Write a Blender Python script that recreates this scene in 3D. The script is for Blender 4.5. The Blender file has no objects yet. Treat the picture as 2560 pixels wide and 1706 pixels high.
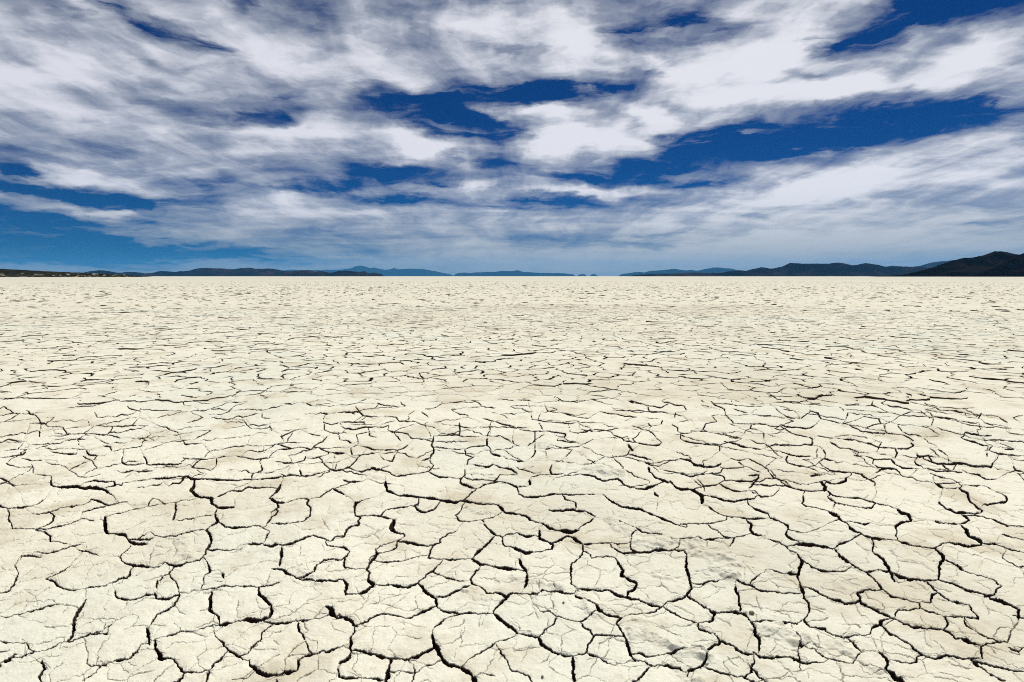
import bpy, math, random
import numpy as np
from mathutils import Vector
from mathutils.geometry import delaunay_2d_cdt

# crack lines of the mud in the foreground: width, then points, in tiles of the survey
TRACES = {
(0, 1200): """14 345,0 348,35 400,42 470,45 525,42 560,48 660,48 720,60 735,85 770,100|8 0,172 50,188 100,185 180,178 240,160 300,125
12 620,125 690,140 735,165 800,155 870,145|6 735,165 700,178 630,190 560,215|6 215,225 260,235 340,215 400,190 500,175 570,160 620,135
8 340,215 375,235 365,270 310,300 245,328 150,330 85,325|10 245,335 310,350 340,380 340,415|5 340,412 400,418 460,430|6 245,328 330,335 400,310 470,295 560,255 640,275
14 1330,0 1325,40 1300,70 1345,110 1440,120 1445,150 1490,185 1600,185|5 1340,125 1240,140 1130,165 1010,180 900,205 740,245|10 1010,180 1030,140 1045,125
12 1200,155 1200,200 1185,270|6 1185,270 1230,285 1300,265 1460,240|8 1490,185 1475,235 1495,285 1440,320|9 1400,345 1330,350 1210,385 1100,390 1055,385 1030,355
16 720,250 718,330 740,360 860,372 885,415 920,432 1000,430|7 885,405 1000,405 1050,395|14 1440,320 1410,345 1440,370 1445,425 1415,465 1395,510 1360,545|10 1360,545 1290,555 1200,580 1130,555
8 1200,580 1170,620 1110,665 1075,690|14 1075,680 1070,725|10 1420,470 1500,475 1610,468|10 1495,290 1540,320 1620,328 1700,315 1770,308 1800,330 1850,350|7 1850,350 1810,400
10 1808,440 1850,440 1930,442 2000,425 2060,400 2140,370|8 1680,435 1800,430|8 2140,370 2200,390 2260,410 2300,380 2353,370|14 1925,450 1930,500 1910,580
14 1855,600 1920,605 1970,640 2030,660 2120,675 2200,678 2353,668|7 2353,535 2280,540 2220,545 2170,580 2150,620 2100,645 2040,655|10 2240,440 2300,450 2353,460
10 2060,120 2110,130 2095,160 2130,185 2115,240 2080,270|7 2080,270 2000,290 1930,295 1850,290|6 2110,130 2180,115 2250,60 2275,45|12 2270,45 2310,70 2353,92|10 1840,120 1890,145 1945,150
7 1890,145 1900,180 1850,215|7 1900,210 1850,250 1830,285|10 1920,30 1900,70 1850,115|6 1490,110 1560,80 1650,70 1700,50 1850,50|12 820,520 850,560 890,578 960,578 1050,590|5 890,450 820,520
8 540,475 600,485 660,505 680,525|6 230,490 330,495 420,470 500,440 560,430|9 145,512 200,510 280,520|9 310,672 365,685 390,715 440,740 520,745|7 520,745 630,725 700,720 780,685 880,640 890,610 920,580
6 310,672 400,640 480,590|7 100,580 125,640 100,700 60,750 0,765|11 780,740 795,795 900,808 940,800 1000,775 1070,770 1065,805 1150,800 1220,775|7 1220,735 1220,800 1190,850 1130,880 1080,910 1040,960 1015,1000
8 0,925 50,938 150,910 250,880 350,855 440,848|13 590,810 550,860 510,940 490,1050 450,1095|12 450,1090 530,1075 600,1045 660,1035 730,1045|6 600,1045 700,1020 770,970|8 405,1100 340,1135 200,1180 50,1225|6 0,1095 80,1100 180,1100
18 1005,1000 1015,1040 1020,1110|9 1020,1110 970,1110 920,1160 860,1205 790,1220 690,1250 640,1300 560,1365|6 690,1250 620,1258 585,1230 600,1200|22 1060,1095 1080,1150 1090,1195 1190,1215 1220,1260 1260,1300
13 1260,1300 1350,1300 1430,1285 1470,1230|10 1260,1300 1230,1345 1150,1384|14 1430,1290 1415,1330 1410,1384|14 1450,740 1440,800 1430,880 1490,910 1500,965|20 1500,970 1600,955 1700,940 1770,945 1840,925 1860,880 1855,850
14 1855,850 1810,800 1775,765 1770,730|6 1370,742 1500,725 1620,715 1770,725 1850,705 1915,690|10 1365,1000 1430,985 1500,970|6 1040,1090 1150,1050 1250,1025 1310,1020 1365,1000|9 1800,955 1870,970 1950,965 2050,950 2130,940
8 1870,975 1790,1020 1785,1080 1720,1110 1715,1150 1690,1180 1620,1190|11 2040,965 2045,1010 2085,1080|22 1705,1215 1710,1250 1760,1295 1830,1315 1910,1320 1970,1300 2030,1285 2040,1220|9 2040,1220 2110,1185 2220,1160 2353,1120
22 2230,850 2265,860 2280,900 2310,930 2353,930|9 1460,1000 1475,1050 1520,1080 1550,1130 1620,1185 1680,1215|12 2310,1270 2320,1330 2353,1330|7 1590,1355 1690,1345 1740,1300|14 1520,625 1530,665|8 1420,560 1440,610 1400,640|10 1890,1384 1895,1350
4 1020,580 1025,500 1050,460|4 1190,520 1210,480 1170,430 1230,420|4 720,620 745,600 740,560|4 1400,640 1450,660 1520,660 1590,620 1620,590|4 1870,855 1960,870 2010,890 2080,840 2200,810 2350,800|4 2090,880 2150,900 2250,910|4 2100,1080 2000,1140 1970,1200|4 2200,250 2230,300 2260,340|4 170,1100 165,1150 190,1190 300,1240 350,1280|4 340,1150 350,1190 420,1180|4 740,1240 740,1340 860,1350|4 870,1220 930,1250|4 860,1350 900,1310 1050,1290|4 240,800 250,850|4 90,770 200,765 250,790|4 1620,1010 1650,1050 1680,1080|4 1870,1080 1910,1120|4 1510,1200 1640,1170|4 1040,975 1120,975 1130,1000|4 550,930 640,935 740,930 830,940""",
(850, 1200): """14 310,0 325,65 400,90 540,108 660,118 780,145 840,130 940,150 1050,155|15 1050,150 1110,180 1130,210 1230,230 1270,240 1300,265 1390,290|18 1390,295 1470,330 1580,348 1630,335|8 1630,335 1690,285 1745,250
10 1430,205 1600,205 1690,215 1745,245|10 820,5 870,30 935,50|6 935,50 900,85 840,130|6 940,50 1010,15 1100,0|10 1150,10 1210,35 1222,85|7 1222,85 1260,105 1340,115 1430,95 1530,92 1700,97
9 200,118 105,150 95,200 105,235 140,240 125,270 125,300 60,315 40,340 30,375 0,385|9 140,235 220,232 300,245 370,260|18 370,260 355,320 380,340 440,355 445,370|7 445,370 390,400 390,445 300,480 250,490 200,530
11 390,400 480,415 560,435 630,435 680,425|6 680,425 690,395 740,360 800,340|9 640,435 610,490 605,520|16 600,515 625,528|8 610,520 650,525 800,533 910,530|14 0,450 40,460 65,485|7 65,485 30,530 30,590 110,600 180,608
12 240,460 250,490 215,540 180,605 210,630|7 215,540 320,548 420,540 520,515 600,500|13 200,625 190,680 240,705 180,750 105,775 40,770|15 20,665 45,700 40,775|11 240,710 350,705 460,718 530,690|9 530,690 560,660 640,600 700,535
17 535,690 580,740 650,790 665,850 690,880|13 690,880 740,895 800,905|9 665,785 740,775 800,750 890,715|10 620,610 720,650 850,680|13 950,590 900,660 905,695 960,720 1000,760 1090,755 1140,775 1180,755|9 1060,385 1000,440 940,490 905,530
9 985,295 1030,340 1070,380|13 905,530 960,565 1040,580 1150,590 1250,605|14 1225,530 1260,590 1280,630 1275,680 1260,720|11 1110,390 1120,440 1200,460 1270,490 1340,480 1385,480 1410,465 1450,462|12 1450,462 1455,425 1400,405 1370,385 1360,330
9 1455,415 1510,400 1550,375 1580,380|14 1580,380 1620,410 1660,430|8 1660,430 1670,480 1710,500 1720,525|8 1660,430 1750,425 1830,420 1920,430 1980,425|10 1840,420 1870,460 1930,485 2050,490 2180,475 2353,480|8 1220,360 1270,375 1340,365
9 790,230 820,265 880,280|5 880,280 950,270 1060,250 1105,215|8 830,180 830,200 795,225|10 540,115 535,150 515,155 530,195 590,210|5 530,165 430,175 320,190|15 1580,565 1580,640 1580,700 1610,720|10 1610,725 1700,737 1840,740
14 1880,520 1920,570 1935,600 1925,640 1970,665 2030,690|9 2030,690 2010,730 1970,750 1965,780|13 1840,740 1880,765 1960,785 2050,815 2120,835 2195,860|10 2195,860 2250,820 2353,790|9 2195,860 2150,885 2100,900 2020,905 1930,930
13 1610,775 1680,815 1740,850 1770,880 1850,910 1925,930|8 1770,880 1700,920 1640,955 1560,945 1520,935|10 1180,755 1280,765 1340,768 1380,755|9 1380,745 1480,750 1540,768 1600,765 1620,740|10 1180,755 1140,790 1080,850 1050,885
10 740,895 850,900 900,895 970,908 1050,900|17 1050,895 1100,945 1170,995 1215,1035|9 1215,1035 1280,1050 1360,1058|8 1360,1058 1400,1015 1450,975 1490,925|7 1490,925 1440,890 1370,890|21 1360,1060 1390,1105 1430,1140 1490,1168 1590,1180
10 1590,1185 1650,1165 1690,1150 1700,1100 1740,1045|9 1640,955 1690,1000 1740,1045 1850,1050 1930,1060|16 1925,930 1890,970 1930,1020 1970,1100 1980,1170 2020,1215|9 1980,1165 2060,1170 2120,1185 2240,1165 2353,1160|16 1595,1190 1600,1260 1605,1384
10 1690,1160 1760,1190 1800,1220 1870,1250|10 2020,1215 2100,1215 2140,1250 2250,1250 2353,1310|11 2140,1250 2090,1290 2050,1340 1980,1384|20 0,920 60,940 100,980 120,1000|9 120,985 180,960 230,925 290,900|11 290,905 380,920 460,935 530,905 600,870 660,855
17 105,1000 75,1060 80,1110 60,1190 0,1240|19 75,1160 150,1165 240,1185 310,1210 420,1218 510,1210 580,1170 650,1140|21 630,1050 650,1110 680,1180 740,1245 830,1270|28 830,1270 880,1310 920,1350 930,1384|9 630,1050 650,1000 690,960 770,920 830,905
7 830,1265 920,1190 1000,1150 1080,1095 1170,1075 1210,1040|17 350,1215 345,1280 320,1330 310,1384|13 0,1335 100,1335 200,1345 300,1360|7 330,1300 420,1305 510,1310 560,1280 600,1260|6 500,1260 510,1310 490,1384|5 920,1340 1000,1320 1060,1340
5 1090,1145 1130,1200 1180,1300 1290,1330 1320,1384|13 2260,0 2300,45 2353,65|9 2230,0 2160,30 2100,55 2030,45 1950,25|14 2150,80 2175,115|10 1800,95 1850,145 1930,185 2050,200 2110,230 2160,250|8 2160,250 2210,275 2353,330|10 1910,285 1980,310 2030,330 2060,350 2200,375
7 2030,345 1990,380 1980,430 1985,460 2030,480|7 1520,95 1545,130 1610,150 1615,200
4 40,360 150,380 230,360 310,310|4 650,300 700,320 780,340|4 260,770 300,780 390,780 480,760|4 300,890 370,840 440,790|4 180,850 260,830 270,790|4 740,1010 830,985 850,940|4 660,1120 770,1110 820,1060 830,1020|4 950,1000 945,960 970,910|4 1180,1160 1280,1150 1320,1100|4 1240,1240 1270,1190 1280,1130 1310,1110|4 1370,1240 1420,1200 1440,1170|4 1080,1240 1100,1200 1130,1190|4 1350,880 1360,840 1330,780|4 1230,940 1320,910 1340,890|4 950,660 1060,660 1090,690 1080,720|4 1280,635 1400,630 1570,620|4 1280,655 1370,640|4 1360,745 1370,700 1350,660|4 1870,840 1950,850 2050,880|4 2130,975 2200,1000 2340,1060|4 2190,690 2200,720 2260,760 2353,780|4 1690,1210 1800,1200 1830,1150 1840,1060|4 720,30 730,90|4 1170,290 1180,330 1230,350|4 220,350 260,380 260,410|4 440,470 450,530|4 1600,10 1580,40 1620,60|4 1720,50 1800,60 1900,60|4 2050,190 2110,150 2200,150|4 300,960 310,920 290,900|4 430,960 440,1010 420,1020|4 700,640 760,600 820,560""",
(1700, 1200): """16 0,55 80,65 150,105 150,155|8 82,62 170,40 250,30|10 160,100 250,120 310,140 390,145 450,130 510,125|8 265,20 320,55 400,75 490,75|9 525,90 560,120 610,120 660,100 680,65|9 690,15 740,45 800,65 880,80 990,75|14 960,15 995,50 990,75
9 1000,75 1050,110 1140,125 1220,125 1340,160|8 1340,160 1310,190 1240,190 1150,180 1080,165|10 1010,125 1060,160 1050,200|10 840,120 850,150 835,170 870,195|11 195,175 240,215 320,255|9 320,260 320,280 250,295 200,300 100,300 0,310
9 320,255 390,260 450,270 540,268 610,265|12 500,190 560,220 605,240 615,265|9 615,265 680,290 740,315 740,345|9 450,275 490,315 475,350 500,370 555,390|9 480,375 420,395 370,405 360,440 340,460|8 365,405 300,400 220,412 110,405 0,415|8 190,315 240,350 300,385 350,405
12 600,415 660,430 720,460 800,450|17 800,445 870,450 950,460 1050,480|12 720,460 750,495|8 740,345 720,380 760,410 820,440|7 730,345 800,360 870,375 950,345|13 990,222 1080,265 1130,310 1180,355 1240,380|9 1130,300 1200,305 1260,315 1300,300
9 1240,380 1190,410 1160,430 1090,450 1055,480|14 1050,480 1100,540 1160,575 1200,605 1270,635|9 1240,380 1300,405 1400,415 1500,430|14 1500,430 1560,450 1650,468 1740,478|16 1490,200 1510,230 1570,245 1585,285|11 1585,285 1520,295 1470,325 1485,365 1470,390 1500,430
11 1740,478 1790,450 1850,435 1960,455 2050,445 2070,430|18 1920,310 1960,345 1980,385 2070,430|9 2070,430 2150,435 2250,470 2353,500|9 1745,290 1820,300 1900,305|9 1900,305 1950,285 1975,275 1930,235|14 1770,145 1820,190 1900,215 1990,225 2060,225 2070,200
11 1970,105 1985,140 2040,185 2070,205|8 1930,235 2000,240 2130,260 2230,305 2353,318|10 1910,50 1960,85 1975,110|9 2070,165 2150,160 2240,145 2235,115 2160,75|13 800,515 835,560 820,620 805,660 830,740 845,790 880,830 890,880 850,935|9 840,560 900,590 970,625 1060,630 1120,632 1170,605
9 600,610 680,630 800,640|11 845,725 920,740 980,785 1060,810 1140,840 1230,820|15 1215,770 1230,820 1290,860 1390,910 1465,945|9 1215,770 1300,755 1385,750|11 1270,635 1340,680 1365,720 1385,750|8 1385,750 1470,800 1560,820 1640,840|9 1270,635 1340,620 1440,628
12 1320,505 1380,550 1420,600 1455,660 1470,695|13 1440,628 1500,660 1570,685 1680,690 1760,685|15 1740,478 1800,520 1805,560 1770,600 1780,650 1765,685|10 1800,550 1890,590 1980,640 2080,660 2150,680 2200,725|15 2200,725 2165,750 2150,785 2090,795|13 1780,690 1870,710 1950,755 2040,770 2110,795
17 2110,795 2180,825 2260,850 2325,880 2320,940|12 1690,700 1740,745 1770,775|9 1770,775 1860,830 1975,855|10 1760,775 1715,785 1720,840 1640,835|8 1640,840 1640,875 1570,890 1490,885 1470,945|8 1650,880 1720,900 1800,930 1920,935 2040,945|11 1975,855 2000,890 2040,945
9 2200,375 2353,410|8 2230,545 2300,580 2353,585|11 1470,950 1530,985 1600,1010 1700,1015 1800,1020|8 1800,1020 1830,1000 1815,930|11 1465,945 1370,965 1380,985 1310,1005 1310,1050 1220,1055 1130,1060|15 850,940 900,985 990,995 1040,1045 1130,1065
11 490,965 560,955 680,960 800,960 850,935|13 490,960 440,915 380,890 240,895|13 490,965 520,1030 540,1070 540,1150|10 380,690 385,760 420,870 410,890|13 50,780 110,820 180,860 240,895 225,945 150,960 125,965|15 125,965 140,1005 215,1040|8 0,925 60,945 125,965
11 45,500 40,580 70,670 75,730 30,790 0,800|8 80,690 130,705 200,690 280,680|9 390,690 480,720 540,755 650,765 820,770|11 240,1045 275,1085 270,1100 200,1135 165,1160|13 280,1085 370,1120 430,1160 500,1175|16 185,1185 170,1230 150,1260 60,1285 50,1340
11 170,1265 280,1300 400,1330|11 400,1330 450,1325 490,1290 510,1240 505,1180|14 430,1330 500,1360 540,1384|10 500,1160 570,1195 650,1195 740,1195 850,1230 980,1240|6 795,1045 820,1100 810,1170 830,1290|8 850,1125 930,1150 1000,1200 1110,1235 1190,1245 1235,1180
13 1130,1065 1190,1100 1235,1160|13 1380,980 1420,1035 1500,1080 1580,1130 1660,1190|9 1660,1190 1620,1195 1625,1230 1580,1250 1470,1225|22 1365,1170 1420,1230 1415,1280 1480,1345 1540,1384|12 1660,1190 1755,1215 1850,1195 1960,1215 2070,1215|15 1800,1020 1890,1080 1970,1100 2055,1140 2070,1215
15 2055,1140 2140,1115 2240,1105|11 1945,935 1960,990 2020,1030|8 2020,1030 2100,1070 2190,1110|15 1990,1220 2050,1270 2110,1320 2220,1370|9 2010,1230 2120,1260 2230,1290 2353,1310
4 1100,900 1140,960 1165,1000 1150,1020|4 1210,980 1240,1010|4 880,840 940,860 1000,880|4 380,760 460,750 540,755|4 380,680 300,640 230,600|4 430,560 500,640 580,680 700,670|4 520,790 545,850 560,900|4 640,900 700,880 760,885 850,900|4 1080,1080 1200,1090|4 1310,1060 1340,1100 1350,1150|4 1230,1260 1300,1330 1350,1310 1420,1290|4 1090,1250 1110,1330 1100,1370|4 680,1340 730,1310 830,1290|4 870,1300 880,1350|4 1710,1060 1720,1100 1780,1130 1810,1170|4 1620,1050 1720,1040|4 1830,1240 1900,1270 2000,1290|4 1760,1310 1850,1330 2000,1370|4 2130,1150 2160,1190|4 2070,810 2120,900 2110,930|4 1200,440 1260,480 1320,505|4 1440,510 1550,560 1640,570 1730,630|4 1700,350 1830,345|4 1710,360 1760,390 1840,430|4 1600,690 1700,760|4 1100,700 1180,690 1220,680|4 370,180 400,200 430,230|4 140,620 200,650|4 90,615 150,625 210,620|4 900,370 1010,360 1130,370|4 1730,700 1800,740|4 940,1150 960,1100 940,1060|4 320,1190 360,1230 400,1260|4 250,1330 230,1384"""
,
(0, 980): """8 0,345 60,318 110,328 185,335|9 0,455 90,440 160,425 175,408|6 150,455 220,470 360,468|9 175,120 195,125 205,145 240,152|7 205,220 300,212 330,232 430,240|11 370,275 430,285|6 430,283 500,280 615,280|10 615,280 700,290 750,285 790,300 820,310
6 380,320 480,318 580,320|8 190,355 255,360 340,345|9 590,400 600,430 665,437|7 540,335 540,360|7 345,410 430,418 520,422|9 700,365 760,375|7 750,385 770,405 860,385 965,370 970,355|7 935,312 975,315 1015,335|9 1045,210 1100,230 1145,235 1165,262 1215,275 1225,295
8 1200,325 1250,330 1262,360 1380,350|8 840,440 830,480 870,495 950,490 985,485|9 320,485 350,495 410,497|9 230,562 290,568 350,570 360,600 345,632|14 345,635 400,645 470,642 525,640|6 470,530 540,495 640,465|6 530,575 600,580 690,560
7 540,640 560,625 640,600 700,605 780,608 785,635 720,650|9 795,535 835,550 900,535 970,545 1040,540|9 850,615 880,620|10 890,615 980,600 1060,592 1150,590 1220,580 1275,570|12 1230,595 1270,572 1310,595 1400,600 1530,605 1620,608 1715,600|12 1720,600 1725,565 1790,540 1785,505
10 1715,605 1800,600 1880,592 1980,580 2060,578 2110,568|11 2050,540 2058,575|7 2110,570 2200,550 2240,535|13 2225,500 2255,520 2290,538 2353,528|9 1150,650 1180,632 1230,625 1260,580|8 1000,495 1080,498 1160,498 1240,492|8 980,440 1000,460 1005,490
9 1250,455 1300,460 1385,465 1460,455 1550,438|8 1385,465 1340,490 1310,515 1350,525 1410,530|9 1480,460 1478,510|9 1615,438 1680,450 1760,465 1840,450 1870,410 1910,390 1980,385 2050,375|7 1665,420 1700,400 1760,408 1810,402|10 1880,350 1930,365 1985,382
9 2080,380 2130,390 2160,360 2210,330 2235,295|10 1885,475 1950,485 2010,485 2080,460 2090,435|8 2090,450 2150,450 2250,425|12 2215,400 2260,412 2353,415|9 2285,420 2290,460|8 2215,205 2220,250 2260,270 2340,275|8 2050,250 1980,275 1920,300 1940,325|7 1520,180 1600,180 1680,178
10 1430,150 1510,150 1560,130 1600,95 1690,68|8 1255,70 1260,90 1310,92|8 870,85 875,105 960,128|7 770,225 830,232 900,222 940,180|6 610,70 700,75 740,60|8 0,55 90,45 200,38|9 1090,0 1130,8|7 1720,250 1790,250 1850,240|9 2100,275 2190,290|8 2190,145 2240,155
9 1830,5 1930,5 2040,0|8 1780,40 1860,40 1830,60|7 2160,85 2260,82|10 0,590 50,610 100,650""",
(850, 980): """11 10,230 40,248 100,248 160,235 300,240 330,225|9 0,205 80,205 160,200 170,220|10 330,225 330,260 400,270 460,285 490,315 600,322 640,318|11 0,322 40,325 80,350|13 150,370 240,398 330,395 390,395 440,375 460,360|12 640,315 625,360 640,375 640,420
8 645,372 750,378 810,388 855,385|9 860,385 900,372 1000,358|13 1005,310 1005,360|12 855,390 860,425 915,440|11 870,488 880,455 915,440|9 0,525 60,510 120,455 150,430|13 65,515 155,538 220,520 270,518 330,540 380,565|9 380,565 480,555 560,545 610,535 640,495
8 610,538 680,565 740,575 830,580|13 850,515 855,560 830,580 820,600 850,625 930,650|11 855,570 900,590 980,595 1060,600 1090,560|9 1060,600 1130,605 1180,625 1215,645|12 1295,590 1300,625|9 1215,640 1290,630|13 920,490 960,502 1020,500 1045,488|12 1045,490 1110,505 1180,520 1215,545
9 1090,555 1215,552|12 1030,410 1095,432|10 1125,435 1130,445 1250,470|10 275,435 300,468 360,470|14 305,620 320,657|8 20,590 50,605 140,605|8 560,460 620,440|9 0,145 80,140 145,145|9 105,100 135,145 180,170 130,195|8 250,75 300,90 400,98|9 435,200 500,200 560,220 650,240
8 300,165 390,172 400,200 440,200|9 815,210 820,270|8 975,180 1060,200|10 1025,230 1025,262|8 640,295 720,295 800,290 850,305 950,305|7 1195,235 1240,255 1330,268 1390,265|12 1360,210 1390,260|8 1390,262 1490,272 1545,285 1535,305 1485,320|11 1485,320 1490,332 1610,340
11 1460,365 1520,382 1590,390|6 1590,395 1540,440|8 1335,385 1335,415 1310,445|8 1180,330 1190,355 1230,370|11 1635,215 1660,235 1710,245|9 1570,250 1570,270 1620,282 1690,275 1715,258|8 1720,260 1790,265 1850,280 1870,300 1940,320 1965,315|9 1940,340 2010,350 2090,362 2170,365 2200,352
9 2085,260 2140,290 2160,320 2200,350|11 1970,365 2005,400|11 1980,422 2060,440 2120,455|8 1860,425 1880,460 1920,490 1940,510 1930,540|10 1690,455 1730,475 1750,490|9 1450,495 1435,530 1450,552 1525,552|9 1450,552 1400,555 1310,570|10 1640,555 1740,570 1800,600 1900,588 1940,620 1990,650
11 2110,505 2115,540|10 2130,545 2160,580 2250,615|11 2060,657 2130,640 2210,605|8 2210,525 2280,540 2353,560|10 1955,55 2030,70 2120,90 2200,105 2245,80|8 1870,118 1990,120|8 2080,125 2200,130 2353,160|7 1515,140 1600,160 1690,140|8 1205,50 1300,55 1330,40|7 1400,85 1420,125 1480,135
8 1310,155 1315,185 1400,200 1480,205 1560,215 1640,208 1700,205 1820,208|8 2000,230 2060,255|9 2270,220 2310,245 2315,275 2353,290|9 2110,215 2130,240|8 465,150 500,130 510,120|8 200,270 200,295 250,305|9 845,30 855,60|8 2080,470 2120,490 2180,500""",
(1700, 980): """11 195,45 240,85 305,110 310,150|9 380,60 440,70 500,85 560,80 620,55|9 670,130 720,165 760,180 830,180|9 700,120 780,128|9 690,95 750,118|10 885,75 960,78|11 890,95 885,130 945,150 960,180 1040,200 1110,215|8 1110,220 1220,185 1260,165 1360,180
13 690,220 730,235 800,240 890,245 920,230|8 640,245 690,260 735,238|8 725,260 800,295 880,310|9 365,212 450,218 590,215|12 1165,230 1240,268 1320,275 1400,280|10 1405,255 1410,282|8 1410,280 1530,288 1600,330|13 1730,160 1800,175 1890,185|11 1840,125 1920,135 2020,155 2090,155
10 1580,65 1650,85 1750,105|9 1710,135 1730,165|10 1980,230 2080,240 2150,240|9 1910,200 1990,230|8 2080,205 2150,235 2250,245|10 1920,315 2000,340 2070,370 2130,370|9 1950,280 2040,295 2130,300|8 2030,330 2150,330 2200,322|8 2250,275 2353,290|11 2190,355 2250,375 2285,395 2220,400
10 2100,400 2160,425 2250,440 2353,445|10 2100,415 2098,450|11 25,340 100,352 190,358 270,375 270,410|12 305,340 380,360 450,378 550,395|9 550,395 600,380 660,358 720,370 830,368|9 905,330 905,360 850,355 830,370|11 600,400 680,405 740,425 810,440 890,435|16 0,450 60,460 100,490 170,508 240,508
9 240,508 280,490|9 345,455 410,465 470,455|9 400,475 440,510 500,530 550,552|8 440,515 370,520 290,515 280,550 220,555|9 470,460 560,500 600,530 610,555|12 0,560 60,570 120,565 200,555|11 220,555 300,570 310,600 400,600 500,605 540,590 535,570 470,570|9 310,600 240,635 140,640
8 100,600 140,640|11 535,590 500,630 470,657|8 500,630 600,640 700,645 745,640|8 615,560 650,590 720,615 750,640|12 730,485 800,505 870,515 940,545|9 740,430 725,460 735,490|8 870,515 930,500|13 950,480 980,510 1030,535 1120,545 1200,550 1250,560|9 950,480 985,455 1050,465|15 1245,565 1270,590 1330,610
9 1330,610 1335,640|13 1000,622 1080,630 1130,615 1140,590|13 960,615 1000,657|9 890,580 970,570|12 1340,545 1380,525 1470,520 1500,540 1520,570 1560,580|8 1320,485 1360,510 1440,525|15 1445,450 1480,490|11 1480,490 1530,515 1640,522|10 1255,428 1330,445 1440,450|9 1190,425 1250,428
14 1470,380 1485,410 1470,440|9 1485,385 1560,385 1600,365 1580,345|8 1480,385 1380,375 1300,350 1200,325|11 1120,320 1200,325|8 940,295 1040,310 1120,320|13 1605,460 1620,480 1655,500|11 1680,455 1760,480 1830,485 1940,485|9 1795,490 1840,520|12 1940,485 2020,505 2130,512 2140,485
11 1690,515 1760,535 1870,535 1930,540|10 1930,525 1960,545 2040,560 2100,590 2180,592|9 2280,505 2290,535 2353,550|9 1710,550 1780,575 1860,590 1920,630 2060,630|11 1745,615 1800,650|8 1615,410 1640,435 1700,430|10 1770,390 1800,415|9 980,390 1000,425|9 1030,340 1090,370 1200,390
11 1050,40 1140,68 1210,90|9 1200,20 1300,40 1440,30 1520,22|9 1320,60 1310,85 1360,105|9 750,10 780,40 820,50|9 560,15 600,20 650,28|8 1280,240 1360,210 1400,220|8 490,225 480,250 540,265|8 380,265 440,290|8 310,280 340,310 405,318|8 570,280 570,320|7 0,200 80,185|7 0,290 80,285 75,262 185,268
9 2180,170 2240,205|8 1520,150 1580,130 1680,140|8 1960,170 2040,180""",
}


scene = bpy.context.scene
COL = scene.collection
rng = np.random.default_rng(7)

# ------------------------------------------------------------------ camera
F, H, PITCH = 1422.2, 1.6, math.radians(6.5)      # focal length in survey pixels, eye height
CP, SP = math.cos(PITCH), math.sin(PITCH)
cam_d = bpy.data.cameras.new("camera")
cam = bpy.data.objects.new("camera", cam_d)
COL.objects.link(cam)
cam_d.sensor_width = 36; cam_d.lens = F * 36 / 2560
cam_d.clip_start = 0.05; cam_d.clip_end = 200000
cam.location = (0, 0, H)
cam.rotation_euler = (math.pi / 2 - PITCH, 0, 0)
scene.camera = cam

def ray(u, v):
    cx = (np.asarray(u, float) - 1280) / F; cy = (853 - np.asarray(v, float)) / F
    return cx, CP + cy * SP, -SP + cy * CP
def to_ground(u, v):
    dx, dy, dz = ray(u, v); t = H / -dz
    return dx * t, dy * t, t                       # x, y, depth along the axis
def from_ground(x, y):
    zc = y * CP + H * SP
    yc = -H * CP + y * SP
    return 1280 + F * x / zc, 853 - F * yc / zc, zc

# ------------------------------------------------------------------ noise
def _hash(ix, iy, seed):
    h = (ix.astype(np.int64) * 374761393 + iy.astype(np.int64) * 668265263 + seed * 1442695041) & 0xffffffff
    h = ((h ^ (h >> 13)) * 1274126177) & 0xffffffff
    return ((h ^ (h >> 16)) & 0xffff).astype(np.float32) / 65535.0
def vnoise(x, y, seed=0):
    x = np.asarray(x, np.float64); y = np.asarray(y, np.float64)
    fx = np.floor(x); fy = np.floor(y); tx = (x - fx).astype(np.float32); ty = (y - fy).astype(np.float32)
    ix = fx.astype(np.int64); iy = fy.astype(np.int64)
    tx = tx * tx * (3 - 2 * tx); ty = ty * ty * (3 - 2 * ty)
    a = _hash(ix, iy, seed); b = _hash(ix + 1, iy, seed); c = _hash(ix, iy + 1, seed); d = _hash(ix + 1, iy + 1, seed)
    return (a + (b - a) * tx) * (1 - ty) + (c + (d - c) * tx) * ty - 0.5
def fbm(x, y, seed=0, o=4, g=0.5):
    r = 0; a = 1.0
    for k in range(o):
        r = r + a * vnoise(x * 2 ** k + 17.3 * k, y * 2 ** k - 9.1 * k, seed + k); a *= g
    return r

# ------------------------------------------------------------------ helpers
def mesh_obj(name, verts, faces_flat, face_sizes, mats, smooth=False, attrs=None, mat_idx=None, parent=None):
    me = bpy.data.meshes.new(name)
    verts = np.ascontiguousarray(verts, np.float32); faces_flat = np.ascontiguousarray(faces_flat, np.int32)
    face_sizes = np.ascontiguousarray(face_sizes, np.int32)
    me.vertices.add(len(verts)); me.vertices.foreach_set("co", verts.ravel())
    me.loops.add(len(faces_flat)); me.loops.foreach_set("vertex_index", faces_flat)
    me.polygons.add(len(face_sizes))
    st = np.zeros(len(face_sizes), np.int32); st[1:] = np.cumsum(face_sizes)[:-1]
    me.polygons.foreach_set("loop_start", st)
    me.update(calc_edges=True)
    for m in mats: me.materials.append(m)
    me.polygons.foreach_set("use_smooth", np.full(len(face_sizes), smooth, bool))
    if mat_idx is not None: me.polygons.foreach_set("material_index", np.ascontiguousarray(mat_idx, np.int32))
    for k, a in (attrs or {}).items():
        at = me.attributes.new(k, 'FLOAT', 'POINT'); at.data.foreach_set("value", np.ascontiguousarray(a, np.float32))
    me.validate(); me.update()
    o = bpy.data.objects.new(name, me); COL.objects.link(o)
    if parent: o.parent = parent
    return o
def tag(o, label, cat, kind=None, group=None):
    o["label"] = label; o["category"] = cat
    if kind: o["kind"] = kind
    if group: o["group"] = group
    return o
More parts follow.
